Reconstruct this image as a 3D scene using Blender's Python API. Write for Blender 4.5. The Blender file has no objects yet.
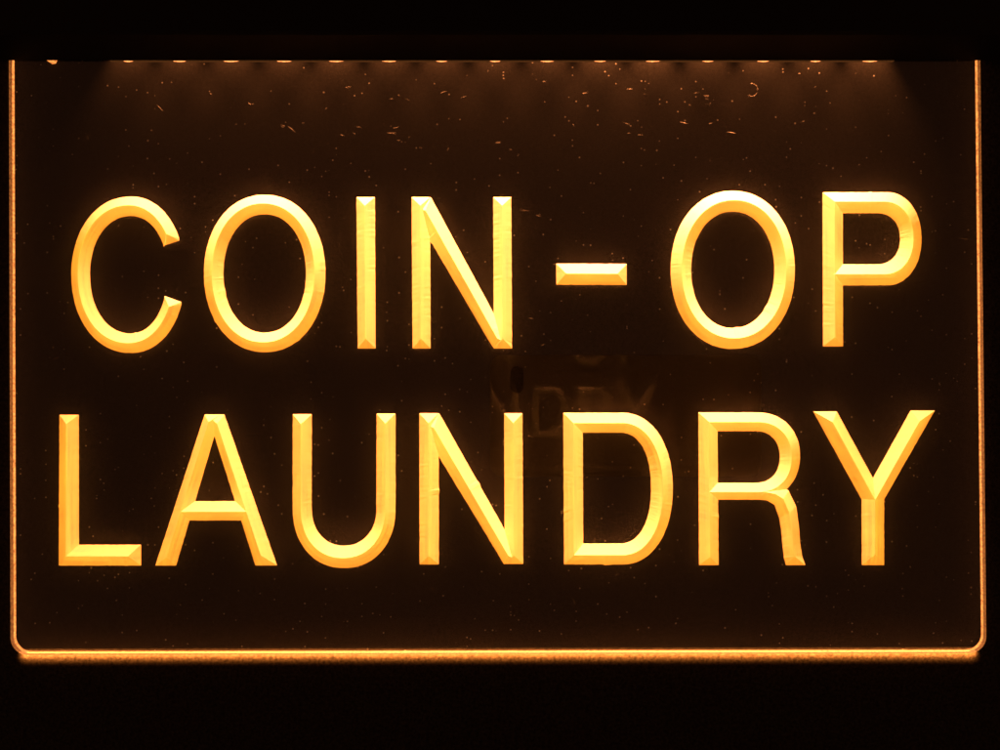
import bpy, math, random
random.seed(7)
SC = bpy.context.scene
COL = SC.collection
S = 0.000306            # metres per photo pixel on the plane of the engraving (sign about 30 cm wide)
FU, FV = 517.0, 374.0   # foot of the lens on the sign plane
D = 722.0               # lens distance, in the same pixels
T = 6.6                 # acrylic thickness (2.75 mm)
GAP = 2.5               # air gap between acrylic and wall

def P(u, v, y=0.0):     # photo pixel + depth behind the rear face -> metres
    return ((u-500)*S, y*S, (375-v)*S)

# ------------------------------------------------------------------ objects
def link(name, me, mat=None, parent=None):
    o = bpy.data.objects.new(name, me); COL.objects.link(o)
    if mat: me.materials.append(mat)
    if parent: o.parent = parent
    return o
def mesh(name, verts, faces, mat=None, parent=None, uvs=None, smooth=False):
    me = bpy.data.meshes.new(name); me.from_pydata(verts, [], faces); me.update()
    if uvs:
        l = me.uv_layers.new(name='UVMap')
        k = 0
        for p in me.polygons:
            for li, vi in zip(p.loop_indices, p.vertices):
                l.data[li].uv = uvs[vi]
    if smooth:
        for p in me.polygons: p.use_smooth = True
    return link(name, me, mat, parent)
def empty(name, loc=(0,0,0)):
    o = bpy.data.objects.new(name, None); COL.objects.link(o); o.location = loc
    o.empty_display_size = 0.02
    return o
def tag(o, label, cat=None, kind=None, group=None):
    if label: o['label'] = label
    if cat: o['category'] = cat
    if kind: o['kind'] = kind
    if group: o['group'] = group
class MB:
    def __init__(s): s.v = []; s.f = []
    def box(s, u0, u1, v0, v1, y0, y1, bev=0.0):
        """box given in photo pixels and depth, optional chamfer on the long edges"""
        b = bev
        prof = [(v0+b,y0),(v1-b,y0),(v1,y0+b),(v1,y1-b),(v1-b,y1),(v0+b,y1),(v0,y1-b),(v0,y0+b)] if b else \
               [(v0,y0),(v1,y0),(v1,y1),(v0,y1)]
        s.prism(prof, u0, u1)
    def prism(s, prof, u0, u1):
        n = len(prof); k = len(s.v)
        for u in (u0, u1):
            for v, y in prof: s.v.append(P(u, v, y))
        for i in range(n):
            j = (i+1) % n
            s.f.append((k+i, k+j, k+n+j, k+n+i))
        s.f.append(tuple(k+i for i in range(n))[::-1]); s.f.append(tuple(k+n+i for i in range(n)))
    def build(s, name, mat, parent=None):
        return mesh(name, s.v, s.f, mat, parent)

# ------------------------------------------------------------------ materials
def new_mat(name):
    m = bpy.data.materials.new(name); m.use_nodes = True
    nt = m.node_tree; nt.nodes.clear()
    out = nt.nodes.new('ShaderNodeOutputMaterial')
    return m, nt, out
def N(nt, t, **kw):
    n = nt.nodes.new(t)
    for k, v in kw.items():
        if k.startswith('_'): setattr(n, k[1:], v)
        else: n.inputs[k.replace('__', ' ')].default_value = v
    return n
def L(nt, a, b): nt.links.new(a, b)
def math_node(nt, op, a, b=None, clamp=False):
    n = nt.nodes.new('ShaderNodeMath'); n.operation = op; n.use_clamp = clamp
    for i, x in enumerate((a, b)):
        if x is None: continue
        if hasattr(x, 'links'): L(nt, x, n.inputs[i])
        else: n.inputs[i].default_value = x
    return n.outputs[0]
def mapping(nt, src, sc, rot=(0,0,0)):
    n = nt.nodes.new('ShaderNodeMapping'); n.inputs['Scale'].default_value = sc
    n.inputs['Rotation'].default_value = rot
    L(nt, src, n.inputs['Vector']); return n.outputs[0]
def ramp(nt, fac, a, b, va=0.0, vb=1.0):
    n = nt.nodes.new('ShaderNodeMapRange')
    n.inputs['From Min'].default_value = a; n.inputs['From Max'].default_value = b
    n.inputs['To Min'].default_value = va; n.inputs['To Max'].default_value = vb
    L(nt, fac, n.inputs['Value']); return n.outputs[0]

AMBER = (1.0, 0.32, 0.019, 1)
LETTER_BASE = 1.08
def mat_letter():
    m, nt, out = new_mat('frosted_engraving')
    uv = N(nt, 'ShaderNodeTexCoord').outputs['UV']
    n1 = N(nt, 'ShaderNodeTexNoise', Scale=1.0, Detail=2.0); L(nt, mapping(nt, uv, (0.9, 1.6, 1)), n1.inputs['Vector'])
    n2 = N(nt, 'ShaderNodeTexNoise', Scale=1.0, Detail=1.0); L(nt, mapping(nt, uv, (0.012, 4.5, 1)), n2.inputs['Vector'])
    n3 = N(nt, 'ShaderNodeTexNoise', Scale=1.0, Detail=3.0); L(nt, mapping(nt, uv, (0.06, 1.0, 1)), n3.inputs['Vector'])
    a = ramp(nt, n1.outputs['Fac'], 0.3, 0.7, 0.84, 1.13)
    b = ramp(nt, n2.outputs['Fac'], 0.3, 0.7, 0.78, 1.25)  # lengthwise bands: extra facet shading and tool lines put into the emission
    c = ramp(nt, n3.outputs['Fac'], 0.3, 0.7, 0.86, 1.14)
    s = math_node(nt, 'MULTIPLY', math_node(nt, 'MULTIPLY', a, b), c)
    em = N(nt, 'ShaderNodeEmission', Color=AMBER); L(nt, math_node(nt, 'MULTIPLY', s, LETTER_BASE), em.inputs['Strength'])  # letter glow stands in for LED light bouncing inside the acrylic
    df = N(nt, 'ShaderNodeBsdfDiffuse', Color=(0.8,0.8,0.8,1))
    bp = N(nt, 'ShaderNodeBump', Strength=0.07, Distance=0.0002)
    L(nt, math_node(nt, 'ADD', n1.outputs['Fac'], n2.outputs['Fac']), bp.inputs['Height']); L(nt, bp.outputs[0], df.inputs['Normal'])
    ad = N(nt, 'ShaderNodeAddShader'); L(nt, em.outputs[0], ad.inputs[0]); L(nt, df.outputs[0], ad.inputs[1])
    L(nt, ad.outputs[0], out.inputs['Surface'])
    m.cycles.emission_sampling = 'FRONT_BACK'
    return m

def speck_mask(nt, obj, scale, thr, keep):
    """tiny round specks of dust: voronoi cells, only some of them filled"""
    v = N(nt, 'ShaderNodeTexVoronoi', Scale=scale, Randomness=1.0); L(nt, obj, v.inputs['Vector'])
    near = math_node(nt, 'LESS_THAN', v.outputs['Distance'], thr)
    sep = N(nt, 'ShaderNodeSeparateColor'); L(nt, v.outputs['Color'], sep.inputs[0])
    k = math_node(nt, 'GREATER_THAN', sep.outputs[0], keep)
    return math_node(nt, 'MULTIPLY', math_node(nt, 'MULTIPLY', near, k), math_node(nt, 'MULTIPLY', sep.outputs[1], sep.outputs[1]))

def mat_panel_back():
    m, nt, out = new_mat('clear_acrylic_dusty')
    obj = N(nt, 'ShaderNodeTexCoord').outputs['Object']
    tr = N(nt, 'ShaderNodeBsdfTransparent', Color=(0.97,0.97,0.97,1))
    df = N(nt, 'ShaderNodeBsdfDiffuse', Color=(0.85,0.85,0.85,1))
    big = N(nt, 'ShaderNodeTexNoise', Scale=14.0, Detail=3.0); L(nt, obj, big.inputs['Vector'])
    fine = N(nt, 'ShaderNodeTexNoise', Scale=900.0, Detail=2.0); L(nt, obj, fine.inputs['Vector'])
    base = math_node(nt, 'MULTIPLY', ramp(nt, big.outputs['Fac'], 0.3, 0.7, 0.7, 1.3), ramp(nt, fine.outputs['Fac'], 0.25, 0.75, 0.75, 1.25))
    base = math_node(nt, 'MULTIPLY', base, PANEL_DUST)
    s1 = speck_mask(nt, obj, 520.0, 0.15, 0.93)
    s2 = speck_mask(nt, obj, 900.0, 0.22, 0.90)
    sm = math_node(nt, 'ADD', math_node(nt, 'MULTIPLY', s1, 0.4), math_node(nt, 'MULTIPLY', s2, 0.5))
    fac = math_node(nt, 'ADD', base, sm, clamp=True)
    mx = N(nt, 'ShaderNodeMixShader'); L(nt, fac, mx.inputs['Fac']); L(nt, tr.outputs[0], mx.inputs[1]); L(nt, df.outputs[0], mx.inputs[2])
    L(nt, mx.outputs[0], out.inputs['Surface'])
    return m
def mat_panel_front():
    m, nt, out = new_mat('clear_acrylic_gloss')
    tr = N(nt, 'ShaderNodeBsdfTransparent', Color=(0.98,0.98,0.98,1))
    gl = N(nt, 'ShaderNodeBsdfAnisotropic', Roughness=0.012, Color=(1,1,1,1))
    fr = N(nt, 'ShaderNodeFresnel', IOR=1.72)
    mx = N(nt, 'ShaderNodeMixShader'); L(nt, fr.outputs[0], mx.inputs['Fac']); L(nt, tr.outputs[0], mx.inputs[1]); L(nt, gl.outputs[0], mx.inputs[2])
    L(nt, mx.outputs[0], out.inputs['Surface'])
    return m
def mat_edge(name, strength, transl=0.5):  # emission stands in for LED light caught by the edges
    m, nt, out = new_mat(name)
    obj = N(nt, 'ShaderNodeTexCoord').outputs['Object']
    n = N(nt, 'ShaderNodeTexNoise', Scale=1500.0, Detail=2.0); L(nt, obj, n.inputs['Vector'])
    em = N(nt, 'ShaderNodeEmission', Color=(1.0,0.28,0.055,1)); L(nt, ramp(nt, n.outputs['Fac'], 0.3, 0.7, strength*0.45, strength*1.5), em.inputs['Strength'])
    df = N(nt, 'ShaderNodeBsdfDiffuse', Color=(0.06,0.06,0.06,1))
    ad = N(nt, 'ShaderNodeAddShader'); L(nt, em.outputs[0], ad.inputs[0]); L(nt, df.outputs[0], ad.inputs[1])
    L(nt, ad.outputs[0], out.inputs['Surface'])
    return m
def mat_rough(name, col, rough=0.6, bump=0.3, scale=900, spec=0.3, var=0.35):
    m, nt, out = new_mat(name)
    obj = N(nt, 'ShaderNodeTexCoord').outputs['Object']
    n = N(nt, 'ShaderNodeTexNoise', Scale=scale, Detail=4.0, Roughness=0.65); L(nt, obj, n.inputs['Vector'])
    pb = N(nt, 'ShaderNodeBsdfPrincipled', Roughness=rough); pb.inputs['Specular IOR Level'].default_value = spec
    mc = N(nt, 'ShaderNodeMix', _data_type='RGBA')
    mc.inputs[6].default_value = tuple(c*(1-var) for c in col)+(1,); mc.inputs[7].default_value = tuple(c*(1+var) for c in col)+(1,)
    L(nt, ramp(nt, n.outputs['Fac'], 0.35, 0.65), mc.inputs[0]); L(nt, mc.outputs[2], pb.inputs['Base Color'])
    bp = N(nt, 'ShaderNodeBump', Strength=bump, Distance=0.0003); L(nt, n.outputs['Fac'], bp.inputs['Height']); L(nt, bp.outputs[0], pb.inputs['Normal'])
    L(nt, pb.outputs[0], out.inputs['Surface'])
    return m
def mat_emit(name, col, st):
    m, nt, out = new_mat(name)
    n = N(nt, 'ShaderNodeTexNoise', Scale=2500.0); L(nt, N(nt,'ShaderNodeTexCoord').outputs['Object'], n.inputs['Vector'])
    e = N(nt, 'ShaderNodeEmission', Color=col); L(nt, ramp(nt, n.outputs['Fac'], 0.3, 0.7, st*0.5, st*1.4), e.inputs['Strength'])
    L(nt, e.outputs[0], out.inputs['Surface']); return m

PANEL_DUST = 0.022
SIGMA = 0.62
LED_POWER = 1.8
LED_Y = -0.7
M_letter = mat_letter(); M_back = mat_panel_back(); M_front = mat_panel_front()
M_side = mat_edge('sawn_acrylic_edge', 0.30); M_arris = mat_edge('lit_acrylic_arris', 1.5)
M_bottom = mat_edge('sawn_acrylic_bottom_edge', 0.9); M_barris = mat_edge('lit_bottom_arris', 1.6)
M_wall = mat_rough('black_textured_wall', (0.02,0.019,0.018), 0.9, 0.5, 1100, 0.1, 0.6)
M_house = mat_rough('black_anodised_aluminium', (0.006,0.006,0.006), 0.5, 0.1, 2500, 0.12)
M_scratch_glint = mat_rough('scratched_acrylic_glints', (0.04,0.04,0.04), 0.8, 0.2, 3000, 0.1, 0.15)
M_led = mat_emit('led_glow', (1.0,0.30,0.08,1), 2.6)

# ------------------------------------------------------------------ the wall
wm = MB(); wm.box(-1600, 2600, -1100, 1850, GAP, GAP+40)
wall = wm.build('wall', M_wall); tag(wall, 'dark textured wall behind the lit sign', kind='structure')

# ------------------------------------------------------------------ the sign
sign = empty('lighted_sign', P(500, 650, 0))
def sub(o):  # keep world coordinates under the sign's empty
    o.parent = sign; o.matrix_parent_inverse = __import__('mathutils').Matrix.Translation(sign.location).inverted(); return o
tag(sign, 'edge lit clear acrylic sign reading COIN-OP LAUNDRY in glowing amber letters', 'sign')

TL, TR, BR, BL = (13.4, 30), (975.7, 30), (982.2, 650.6), (15.2, 652.4)
def outline(n=14, r=17):
    pts = [TL]
    def corner(c, a, b):
        def unit(p, q):
            d = math.hypot(q[0]-p[0], q[1]-p[1]); return ((q[0]-p[0])/d, (q[1]-p[1])/d)
        ua, ub = unit(c, a), unit(c, b)
        o = (c[0]+ua[0]*r+ub[0]*r, c[1]+ua[1]*r+ub[1]*r)
        for i in range(n+1):
            t = i/n*math.pi/2
            pts.append((o[0]-ub[0]*r*math.cos(t)-ua[0]*r*math.sin(t), o[1]-ub[1]*r*math.cos(t)-ua[1]*r*math.sin(t)))
    corner(BL, TL, BR); corner(BR, BL, TR)
    pts.append(TR)
    return pts
OUT = outline()
n = len(OUT)
back = mesh('acrylic_panel', [P(u,v,0) for u,v in OUT], [tuple(range(n))], M_back); sub(back)
front = mesh('panel_face', [P(u,v,-T) for u,v in OUT], [tuple(range(n))], M_front)
front.parent = back
# the faintly cloudy body of the acrylic
mv, ntv, outv = new_mat('acrylic_body_scatter')
vs_ = N(ntv, 'ShaderNodeVolumeScatter', Density=SIGMA, Color=(0.95,0.95,0.95,1)); L(ntv, vs_.outputs[0], outv.inputs['Volume'])
vb = [P(u,v,-0.03) for u,v in OUT]+[P(u,v,-T+0.03) for u,v in OUT]
body = mesh('acrylic_body', vb, [tuple(range(n)), tuple(range(n,2*n))[::-1]]+[(i,(i+1)%n,n+(i+1)%n,n+i)[::-1] for i in range(n)], mv, back)
# sawn edge with LED light put in as emission: side strips, bottom strip, each with its rear arris
def inset(p, d):
    cu, cv = 498, 340
    # move towards the inside by d (approximate offset for a near-rectangular outline)
    i = OUT.index(p); a = OUT[max(i-1,0)]; b = OUT[min(i+1,n-1)]
    tx, ty = b[0]-a[0], b[1]-a[1]; l = math.hypot(tx, ty); nx, ny = ty/l, -tx/l
    if (cu-p[0])*nx + (cv-p[1])*ny < 0: nx, ny = -nx, -ny
    return (p[0]+nx*d, p[1]+ny*d)
def strip(idx, name, mat, y0, y1, in0, in1):
    vs, fs = [], []
    pts = []
    for a, b in zip(idx[:-1], idx[1:]):
        A, B = OUT[a], OUT[b]
        iA, iB = (inset(A,1), inset(B,1))
        k = max(1, int(math.hypot(B[0]-A[0], B[1]-A[1])/40))
        for i in range(k):
            t = i/k; pts.append(((A[0]+(B[0]-A[0])*t, A[1]+(B[1]-A[1])*t), (iA[0]-A[0]+(iB[0]-A[0]-(B[0]-A[0])-(iA[0]-A[0]))*t if False else (iA[0]-A[0])*(1-t)+(iB[0]-B[0])*t, (iA[1]-A[1])*(1-t)+(iB[1]-B[1])*t)))
    A = OUT[idx[-1]]; iA = inset(A,1); pts.append((A, (iA[0]-A[0], iA[1]-A[1])))
    for (p, q) in pts:
        vs.append(P(p[0]+q[0]*in0, p[1]+q[1]*in0, y0)); vs.append(P(p[0]+q[0]*in1, p[1]+q[1]*in1, y1))
    for i in range(len(pts)-1):
        fs.append((2*i, 2*i+2, 2*i+3, 2*i+1))
    return mesh(name, vs, fs, mat, back)
m1 = 1+10; m2 = 1+15+4
left_i = list(range(0, m1)); bot_i = list(range(m1-1, m2+1)); right_i = list(range(m2, n))
for idx, nm, ms, ma in ((left_i,'panel_edge',M_side,M_arris),(bot_i,'panel_edge',M_bottom,M_barris),(right_i,'panel_edge',M_side,M_arris)):
    strip(idx, nm, ms, -T, -2.3, 0, 0.15)
    strip(idx, 'edge_arris', ma, -2.3, -0.15, 0.1, 1.0)

# ------------------------------------------------------------------ engraved strokes (V grooves cut from behind)
HR = 4.8
def dens(secs, step=2.4):
    out = []
    for (a, b) in zip(secs[:-1], secs[1:]):
        d = max(math.hypot(b[0][0]-a[0][0], b[0][1]-a[0][1]), math.hypot(b[1][0]-a[1][0], b[1][1]-a[1][1]))
        k = max(1, int(round(d/step)))
        for i in range(k):
            t = i/k
            out.append(tuple((a[j][0]+(b[j][0]-a[j][0])*t, a[j][1]+(b[j][1]-a[j][1])*t) for j in (0,1)))
    out.append(secs[-1]); return out
class Letter:
    def __init__(s): s.v=[]; s.f=[]; s.uv=[]; s.u0 = random.random()*500
    def stroke(s, secs, cap0=True, cap1=True, closed=False, h=HR, rough=0.15):
        S2 = dens(secs)
        if closed: S2 = S2[:-1]
        n = len(S2)
        mids = [((a[0]+b[0])/2, (a[1]+b[1])/2) for a, b in S2]
        dist = [0.0]
        for i in range(1, n): dist.append(dist[-1]+math.hypot(mids[i][0]-mids[i-1][0], mids[i][1]-mids[i-1][1]))
        tot = dist[-1]
        w0 = 0.5*math.hypot(S2[0][0][0]-S2[0][1][0], S2[0][0][1]-S2[0][1][1])
        w1 = 0.5*math.hypot(S2[-1][0][0]-S2[-1][1][0], S2[-1][0][1]-S2[-1][1][1])
        i0 = 0; i1 = n-1
        if cap0: i0 = min(range(n), key=lambda i: abs(dist[i]-w0))
        if cap1: i1 = min(range(n), key=lambda i: abs(tot-dist[i]-w1))
        off = s.u0; s.u0 += 300
        k = len(s.v); chip = [0,0]
        for i, (a, b) in enumerate(S2):
            m = mids[i]
            pp = []
            for j, p in enumerate((a, b)):
                dx, dy = p[0]-m[0], p[1]-m[1]; l = math.hypot(dx, dy) or 1
                if chip[j] > 0: chip[j] -= 1; r = random.uniform(0.4, 0.9)
                else:
                    r = random.gauss(0, rough*0.6)
                    if random.random() < 0.003: chip[j] = random.randint(1,3)
                if i < 2 or i > n-3: r *= 0.2
                pp.append((p[0]+dx/l*r, p[1]+dy/l*r))
            s.v += [P(pp[0][0], pp[0][1], -0.05), P(m[0], m[1], -h), P(pp[1][0], pp[1][1], -0.05)]
            u = off+dist[i]
            s.uv += [(u, 0), (u, 1), (u, 2)]
        rng = range(n) if closed else range(n-1)
        for i in rng:
            j = (i+1) % n
            a0,m0,b0 = k+3*i, k+3*i+1, k+3*i+2; a1,m1_,b1 = k+3*j, k+3*j+1, k+3*j+2
            if closed or (i >= i0 and j <= i1):
                s.f += [(a0,m0,m1_,a1), (m0,b0,b1,m1_)]
            elif i < i0:
                A = k+3*i0+1; s.f += [(a0,A,a1), (b0,b1,A)]
            else:
                A = k+3*i1+1; s.f += [(a0,A,a1), (b0,b1,A)]
        if not closed:
            if cap0: s.f.append((k, k+2, k+3*i0+1))
            if cap1: s.f.append((k+3*(n-1), k+3*i1+1, k+3*(n-1)+2))
    def build(s, name, label=None):
        # orient all faces towards the front
        fs = []
        for f in s.f:
            a, b, c = (s.v[f[0]], s.v[f[1]], s.v[f[2]])
            if len(f) == 4: c = s.v[f[2]]
            ny = (b[2]-a[2])*(c[0]-a[0]) - (b[0]-a[0])*(c[2]-a[2])
            fs.append(f if ny < 0 else f[::-1])
        o = mesh(name, s.v, fs, M_letter, None, s.uv); sub(o)
        if label: o['label'] = label
        return o
def arc(cx, cy, a, b, ai, bi, t0, t1, k=40, ex=2.1, exi=None, cxi=None, cyi=None):
    """sections along a super-ellipse; angles in degrees, 0 = right, 90 = up"""
    exi = exi or ex; cxi = cx if cxi is None else cxi; cyi = cy if cyi is None else cyi
    out = []
    for i in range(k+1):
        t = math.radians(t0+(t1-t0)*i/k); c, s_ = math.cos(t), math.sin(t)
        f = lambda x, e: math.copysign(abs(x)**(2/e), x)
        out.append(((cx+a*f(c,ex), cy-b*f(s_,ex)), (cxi+ai*f(c,exi), cyi-bi*f(s_,exi))))
    return out

def build_letters():
    # C : right half uses a smaller radius
    g = Letter()
    up = arc(131,274.8,53.6,78.2,37,58.8,0,90,60)
    up = [q for q in up if q[0][1] <= 241.5]
    up[0] = ((179.2,240.7),(163.2,245.8))
    lf = arc(131,274.8,59.6,78.2,41,58.8,90,270,90)
    dn = arc(131,274.8,53.8,78.2,36,58.6,270,360,60)
    dn = [q for q in dn if q[0][1] >= 301]
    dn[-1] = ((181.2,302),(164.2,295.8))
    g.stroke(up[:-1]+lf+dn[1:]); g.build('letter')
    # O
    g = Letter(); g.stroke(arc(264.7,273.5,60.7,78.7,41.3,59.2,0,360,140), closed=True); g.build('letter')
    # I
    g = Letter(); g.stroke([((356.5,197.2),(374.9,197.2)),((357.7,348.5),(375.6,348.5))]); g.build('letter')
    # N
    g = Letter()
    g.stroke([((411.6,197.2),(430.2,197.2)),((412.6,348.5),(430.5,348.5))])
    g.stroke([((493.2,197.2),(511.2,197.2)),((494.0,348.5),(512.0,348.5))])
    g.stroke([((431,197.4),(411.7,206.5)),((434,203),(416,216)),((508,340),(489,341)),((511.9,345.5),(493.9,348.4))]); g.build('letter')
    # hyphen
    g = Letter(); g.stroke([((556.1,263.6),(556.4,284.6)),((626.6,263.9),(626.6,285))]); g.build('hyphen')
    # O
    g = Letter(); g.stroke(arc(732.7,269.9,62.1,79.0,41.6,58.2,0,360,140), closed=True); g.build('letter')
    # P
    g = Letter()
    bowl = arc(887,238.8,34.5,46.5,23,25.6,90,-90,40,2.1,2.2,877,238.8)
    g.stroke([((823,346.4),(843,346.4)),((822.5,192.3),(842.7,213.2))]+bowl+[((832,285.4),(832,264.3))], cap1=False); g.build('letter')
    # L
    g = Letter(); g.stroke([((59.5,414.8),(78.9,414.8)),((58.8,565.5),(78.9,544.7)),((141.1,565.5),(141.1,544.7))]); g.build('letter')
    # A
    g = Letter()
    g.stroke([((155.4,565.5),(176.1,565.5)),((204.7,414.5),(220.8,414.5))])
    g.stroke([((277.1,565.4),(255.4,565.4)),((224.4,414.5),(207.6,414.5))])
    g.stroke([((182.6,501.2),(182.6,520.4)),((248.5,501.2),(248.5,520.4))], cap0=False, cap1=False); g.build('letter')
    # U
    g = Letter()
    g.stroke([((292.8,414.1),(311.8,414.1)),((292.6,507),(311.6,507))] +
             arc(344.1,508,51.4,60,32.4,37.6,180,360,60,2.15)[1:-1] + [((395.5,507),(376.4,507)),((395.5,413.6),(376.6,413.6))]); g.build('letter')
    # N
    g = Letter()
    g.stroke([((419.3,413.2),(438.7,413.2)),((419.6,564.4),(438.8,564.4))])
    g.stroke([((504.2,413.2),(522.4,413.2)),((504.7,563.9),(523.2,563.9))])
    g.stroke([((439.2,413.4),(419.4,421.5)),((442.5,419),(424,432)),((519.5,556),(500,557.5)),((523,561),(503.9,564.2))]); g.build('letter')
    # D
    g = Letter()
    bowl = arc(622,488.6,50.7,75.8,31,55.4,90,-90,60,2.15,2.25,620,488.0)
    g.stroke([((563.3,412.8),(582.7,432.6))]+bowl+[((564,564.4),(583.2,543.5)),((563.3,412.8),(582.7,432.6))], closed=True); g.build('letter')
    # R
    g = Letter()
    bowl = arc(757,456,43,43.6,24.7,25.9,90,-90,40,2.15,2.25,755,457)
    g.stroke([((699,565.1),(718.6,565.1)),((698.4,412.4),(717.5,431.1))]+bowl+[((708,499.6),(708,482.8))], cap1=False)
    g.stroke([((770,483),(757,499.5)),((780,485.5),(767,500.5)),((788.5,490.5),(774.5,505)),((796,506),(779.3,518)),((798.8,525),(781.3,532)),
              ((800.3,545),(782.6,547)),((802.3,557),(784,558)),((805.4,565.1),(785.8,565.1))], cap0=False); g.build('letter')
    # Y
    g = Letter()
    g.stroke([((813.2,411.4),(836.7,411.4)),((861.3,499),(884.3,499))], cap1=False)
    g.stroke([((910.6,410.5),(934.8,410.5)),((861.3,499),(884.3,499))], cap1=False)
    g.stroke([((861.6,499),(884.1,499)),((861.8,565.1),(884.1,565.1))], cap0=False); g.build('letter')
build_letters()

# ------------------------------------------------------------------ scratches and painted LED reflection dashes on the rear face
def scratch_glint_mesh():
    vs, fs = [], []
    def seg(u0, v0, u1, v1, w):
        dx, dy = u1-u0, v1-v0; l = math.hypot(dx, dy) or 1; nx, ny = -dy/l*w/2, dx/l*w/2
        k = len(vs)
        for (u, v, q) in ((u0,v0,0.15),((u0+u1)/2,(v0+v1)/2,1),(u1,v1,0.15)):
            vs.extend([P(u+nx*q, v+ny*q, -0.06), P(u, v, -0.06-0.35*w*q), P(u-nx*q, v-ny*q, -0.06)])
        for i in (0, 3):
            fs.extend([(k+i,k+i+1,k+i+4,k+i+3), (k+i+1,k+i+2,k+i+5,k+i+4)])
    for x, lo, hi, m in ((390,95,142,11),(400,128,145,5),(447,84,100,4),(342,95,150,8),(347,70,90,4),(595,85,100,3),(645,88,96,3),(697,85,105,4),
                         (640,112,140,5),(702,90,108,5),(493,136,150,5),(420,138,148,3),(285,100,150,4),(545,70,90,3),(800,120,125,1),(705,123,135,2)):
        for i in range(max(1,int(m*0.6))):
            u = x+random.gauss(0,8); v = random.uniform(lo, hi); l = random.uniform(2,7)
            seg(u, v, u+l, v+random.gauss(0,1.0), random.uniform(0.25,0.5))  # horizontal dashes below the LEDs, drawn in for their reflections
    seg(157,105,163,111,0.6); seg(288,126,295,132,0.8); seg(248,103,251,105,1.0); seg(727,132,736,133.5,1.2); seg(680,122,688,124,1.0)
    seg(958,238,970,240,0.8); seg(975,285,978,292,0.9); seg(53,360,60,357,0.8); seg(52,347,54,348,1.2); seg(877,252,884,257,0.8)
    seg(529,435,533,438,0.7); seg(176,625,177,628,0.8); seg(900,643,904,646,0.9); seg(953,470,955,474,0.8); seg(573,599,575,605,0.8)
    seg(431,587,433,590,0.7); seg(615,576,619,573,0.8); seg(536,215,541,217,0.6); seg(528,318,534,319,0.7); seg(520,210,530,211,0.5)
    # a small curl by the top edge
    for i in range(9):
        a0 = math.radians(-130+26*i); a1 = math.radians(-130+26*(i+1))
        if random.random() < 0.8:
            seg(752+5.5*math.cos(a0), 90-6.5*math.sin(a0), 752+5.5*math.cos(a1), 90-6.5*math.sin(a1), random.uniform(0.5,1.1))
    for i in range(120):
        u = random.uniform(30,960); v = random.uniform(70,640); a = random.gauss(0,0.9); l = random.uniform(0.8,3.5)
        seg(u, v, u+l*math.cos(a), v+l*math.sin(a), random.uniform(0.3,0.7))
    return vs, fs
vs, fs = scratch_glint_mesh()
sc = mesh('scratches_and_glints', vs, fs, M_scratch_glint, back)
sc['kind'] = 'stuff'

# ------------------------------------------------------------------ the housing with its row of lamps
hb = MB()
lip = [(-62,-34),(-58,-38),(46,-38),(52,-34),(64.6,-T-1.2),(60,-T-1.0),(-40,-T-1.0),(-40,GAP-1.2),(-62,GAP-1.2)]
# front jaw with sloped underside
hb.prism([(-66,-30),(-62,-34),(47,-34),(50,-32),(63.6,-T-1.4),(63.6,-T-0.8),(-10,-T-0.8),(-10,-34+6),(-66,-28)][0:7]+[(-66,-T-0.8)], -40, 1040)
hb.box(-40, 1040, -66, -12, -T-0.7, 0.9)          # top web
hb.box(-40, 1040, -66, 56.5, 1.0, GAP-0.3)         # rear jaw
housing = hb.build('housing', M_house); sub(housing); housing['label'] = 'black aluminium rail holding the top edge of the panel'
M_strip = mat_emit('top_line_emission', (1.0,0.33,0.08,1), 0.08)
st_ = MB(); st_.box(112, 892, 60.5, 62.6, -4.5, -1.0); so = st_.build('top_glow_line', M_strip, housing)  # added glowing bar for the thin lit line along the top edge
LEDS = [130,181,232,285,337,390,442,495,547,600,652,707,762,814,868]
lamps = []
for x in LEDS:
    vs2, fs2 = [], []
    a, b = random.uniform(9,15), 2.0
    for r_, q in ((0,0.9),(0.5,0.65),(1,0)):
        for i in range(12):
            t = i*math.pi/6
            vs2.append(P(x+a*r_*math.cos(t)*random.uniform(0.9,1.1)+random.uniform(-.3,.3), 60.5+(1-r_*r_)*3.0, -3.2+1.6*r_*math.sin(t)))
    for k in (0, 12):
        for i in range(12):
            j = (i+1) % 12; fs2.append((k+i, k+j, k+12+j, k+12+i))
    o = mesh('led_streak', vs2, fs2, M_led, None, smooth=True); o.parent = housing  # emissive lens widened to the shape of the LED's streak of glow
    ld = bpy.data.lights.new('led_light', 'SPOT'); ld.energy = LED_POWER*random.uniform(0.85,1.15)*(0.55+0.6*min(1,max(0,(x-130)/400))); ld.color = (1.0, 0.275, 0.07)
    ld.spot_size = math.radians(72); ld.spot_blend = 0.9; ld.shadow_soft_size = 0.0002
    lo = bpy.data.objects.new('led_light', ld); COL.objects.link(lo)
    lo.location = P(x, 22, LED_Y); lo.rotation_euler = (0, 0, 0)   # spot looks down -Z
    lo.parent = housing
    ld.use_shadow = False
    lamps.append(lo)
# light from the LEDs is trapped in the acrylic (total internal reflection): it only meets the panel and what is cut in it
rc = bpy.data.collections.new('acrylic_light')
for o in COL.objects:
    if o.type == 'MESH' and o.name.split('.')[0] in ('acrylic_panel','acrylic_body','letter','hyphen','scratches_and_glints','panel_edge','edge_arris'):
        rc.objects.link(o)
for lo in lamps: lo.light_linking.receiver_collection = rc

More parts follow.
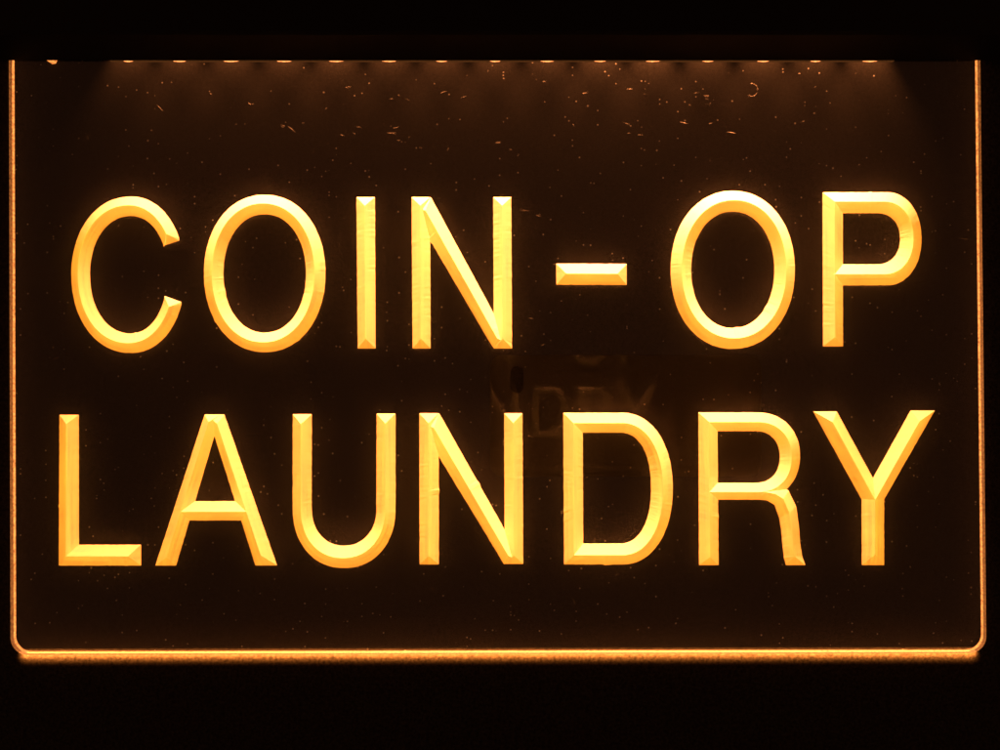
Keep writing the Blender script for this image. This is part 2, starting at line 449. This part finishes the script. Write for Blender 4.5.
# damaged spot at the left of the top edge, its hot spot put in as emission
cb = mesh('edge_chip', [P(46,60,-1),P(50,59,-2.5),P(58,60.5,-1),P(56,63.6,-.3),P(52.5,64.4,-.3),P(50,62.5,-.3),P(53,62,-2.6)],
          [(0,1,6),(1,2,6),(2,3,6),(3,4,6),(4,5,6),(5,0,6)], M_arris, back)

# added area lamp standing in for light spilling out of the bottom edge on to the wall
al = bpy.data.lights.new('bottom_edge_light', 'AREA'); al.shape = 'RECTANGLE'; al.size = 955*S; al.size_y = 4*S
al.energy = 0.2; al.color = (1.0,0.27,0.04); al.spread = math.radians(95)
ao = bpy.data.objects.new('bottom_edge_light', al); COL.objects.link(ao)
ao.location = P(498.5, 652.6, -3); ao.rotation_euler = (math.radians(72), math.radians(-0.1), 0)
ao.parent = sign; ao.matrix_parent_inverse = back.matrix_parent_inverse

# ------------------------------------------------------------------ the phone that takes the picture (seen only as a reflection)
def phone():
    ph = empty('phone', P(517, 374, -D-14))
    inv = __import__('mathutils').Matrix.Translation(ph.location).inverted()
    # in the mirror at twice the distance the back spans u 490..755, v 355..476
    u0, u1 = FU+(490-FU)*2, FU+(760-FU)*2
    v0, v1 = FV+(355-FV)*2, FV+(476-FV)*2
    yb = -D-3.0
    def rr(u0,u1,v0,v1,r,k=8):
        pts = []
        for cx, cy, a in ((u1-r,v0+r,0),(u0+r,v0+r,90),(u0+r,v1-r,180),(u1-r,v1-r,270)):
            for i in range(k+1):
                t = math.radians(a+90*i/k); pts.append((cx+r*math.cos(t), cy-r*math.sin(t)))
        return pts
    def slab(name, pts, ya, yb_, mat, bev=1.0):
        cu = sum(p[0] for p in pts)/len(pts); cv = sum(p[1] for p in pts)/len(pts)
        def ins(p, d):
            l = math.hypot(p[0]-cu, p[1]-cv); return (p[0]-(p[0]-cu)/l*d, p[1]-(p[1]-cv)/l*d)
        rings = [[P(*ins(p,bev), ya) for p in pts],[P(*p, ya-bev) for p in pts],[P(*p, yb_+bev) for p in pts],[P(*ins(p,bev), yb_) for p in pts]]
        n = len(pts); vs = [v for r in rings for v in r]; fs = [tuple(range(n))]
        for k in range(3):
            for i in range(n):
                j = (i+1)%n; fs.append((k*n+i, k*n+j, (k+1)*n+j, (k+1)*n+i))
        fs.append(tuple(range(3*n, 4*n))[::-1])
        o = mesh(name, vs, fs, mat); o.parent = ph; o.matrix_parent_inverse = inv; return o
    m, nt, out = new_mat('phone_back_glass')
    pb = N(nt, 'ShaderNodeBsdfPrincipled', Roughness=0.05, Metallic=0.08); pb.inputs['Base Color'].default_value = (0.9,0.88,0.85,1)
    nn = N(nt, 'ShaderNodeTexNoise', Scale=40.0); L(nt, N(nt,'ShaderNodeTexCoord').outputs['Object'], nn.inputs['Vector'])
    L(nt, ramp(nt, nn.outputs['Fac'], 0.3, 0.7, 0.01, 0.03), pb.inputs['Roughness'])
    L(nt, pb.outputs[0], out.inputs['Surface'])
    dark = mat_rough('phone_lens_black', (0.06,0.055,0.05), 0.3, 0.0, 500, 0.2)
    rim = mat_rough('phone_frame_metal', (0.05,0.05,0.05), 0.35, 0.0, 500, 0.4)
    slab('phone_back', rr(u0,u1,v0,v1,26), yb, yb-6, m, 2)
    slab('phone_frame', rr(u0-.5,u1+.5,v0-.5,v1+.5,26), yb-6.2, yb-22, rim, 3)
    slab('phone_screen', rr(u0+1,u1-1,v0+1,v1-1,24), yb-22.2, yb-25, dark, 1)
    slab('camera_bump', rr(504,530,358,412,12.8), yb+2.0, yb+0.2, dark, 0.6)
    tag(ph, 'phone held level in front of the sign, seen as a faint reflection right of centre', 'phone')
phone()

# ------------------------------------------------------------------ world, camera, colour
w = bpy.data.worlds.new('World'); SC.world = w; w.use_nodes = True
w.node_tree.nodes['Background'].inputs[0].default_value = (1.0,0.36,0.15,1); w.node_tree.nodes['Background'].inputs[1].default_value = 0.09
cam = bpy.data.cameras.new('camera'); co = bpy.data.objects.new('camera', cam); COL.objects.link(co)
cam.sensor_width = 36; cam.lens = 36*D/1000; cam.shift_x = -(FU-500)/1000; cam.shift_y = (FV-375)/1000
cam.clip_start = 0.08; cam.clip_end = 50
co.location = P(FU, FV, -D); co.rotation_euler = (math.radians(90), 0, 0)
SC.camera = co
SC.view_settings.view_transform = 'Standard'; SC.view_settings.look = 'None'; SC.view_settings.exposure = 0; SC.view_settings.gamma = 1
SC.render.engine = 'CYCLES'; SC.cycles.max_bounces = 8; SC.cycles.transparent_max_bounces = 16
SC.cycles.sample_clamp_indirect = 3
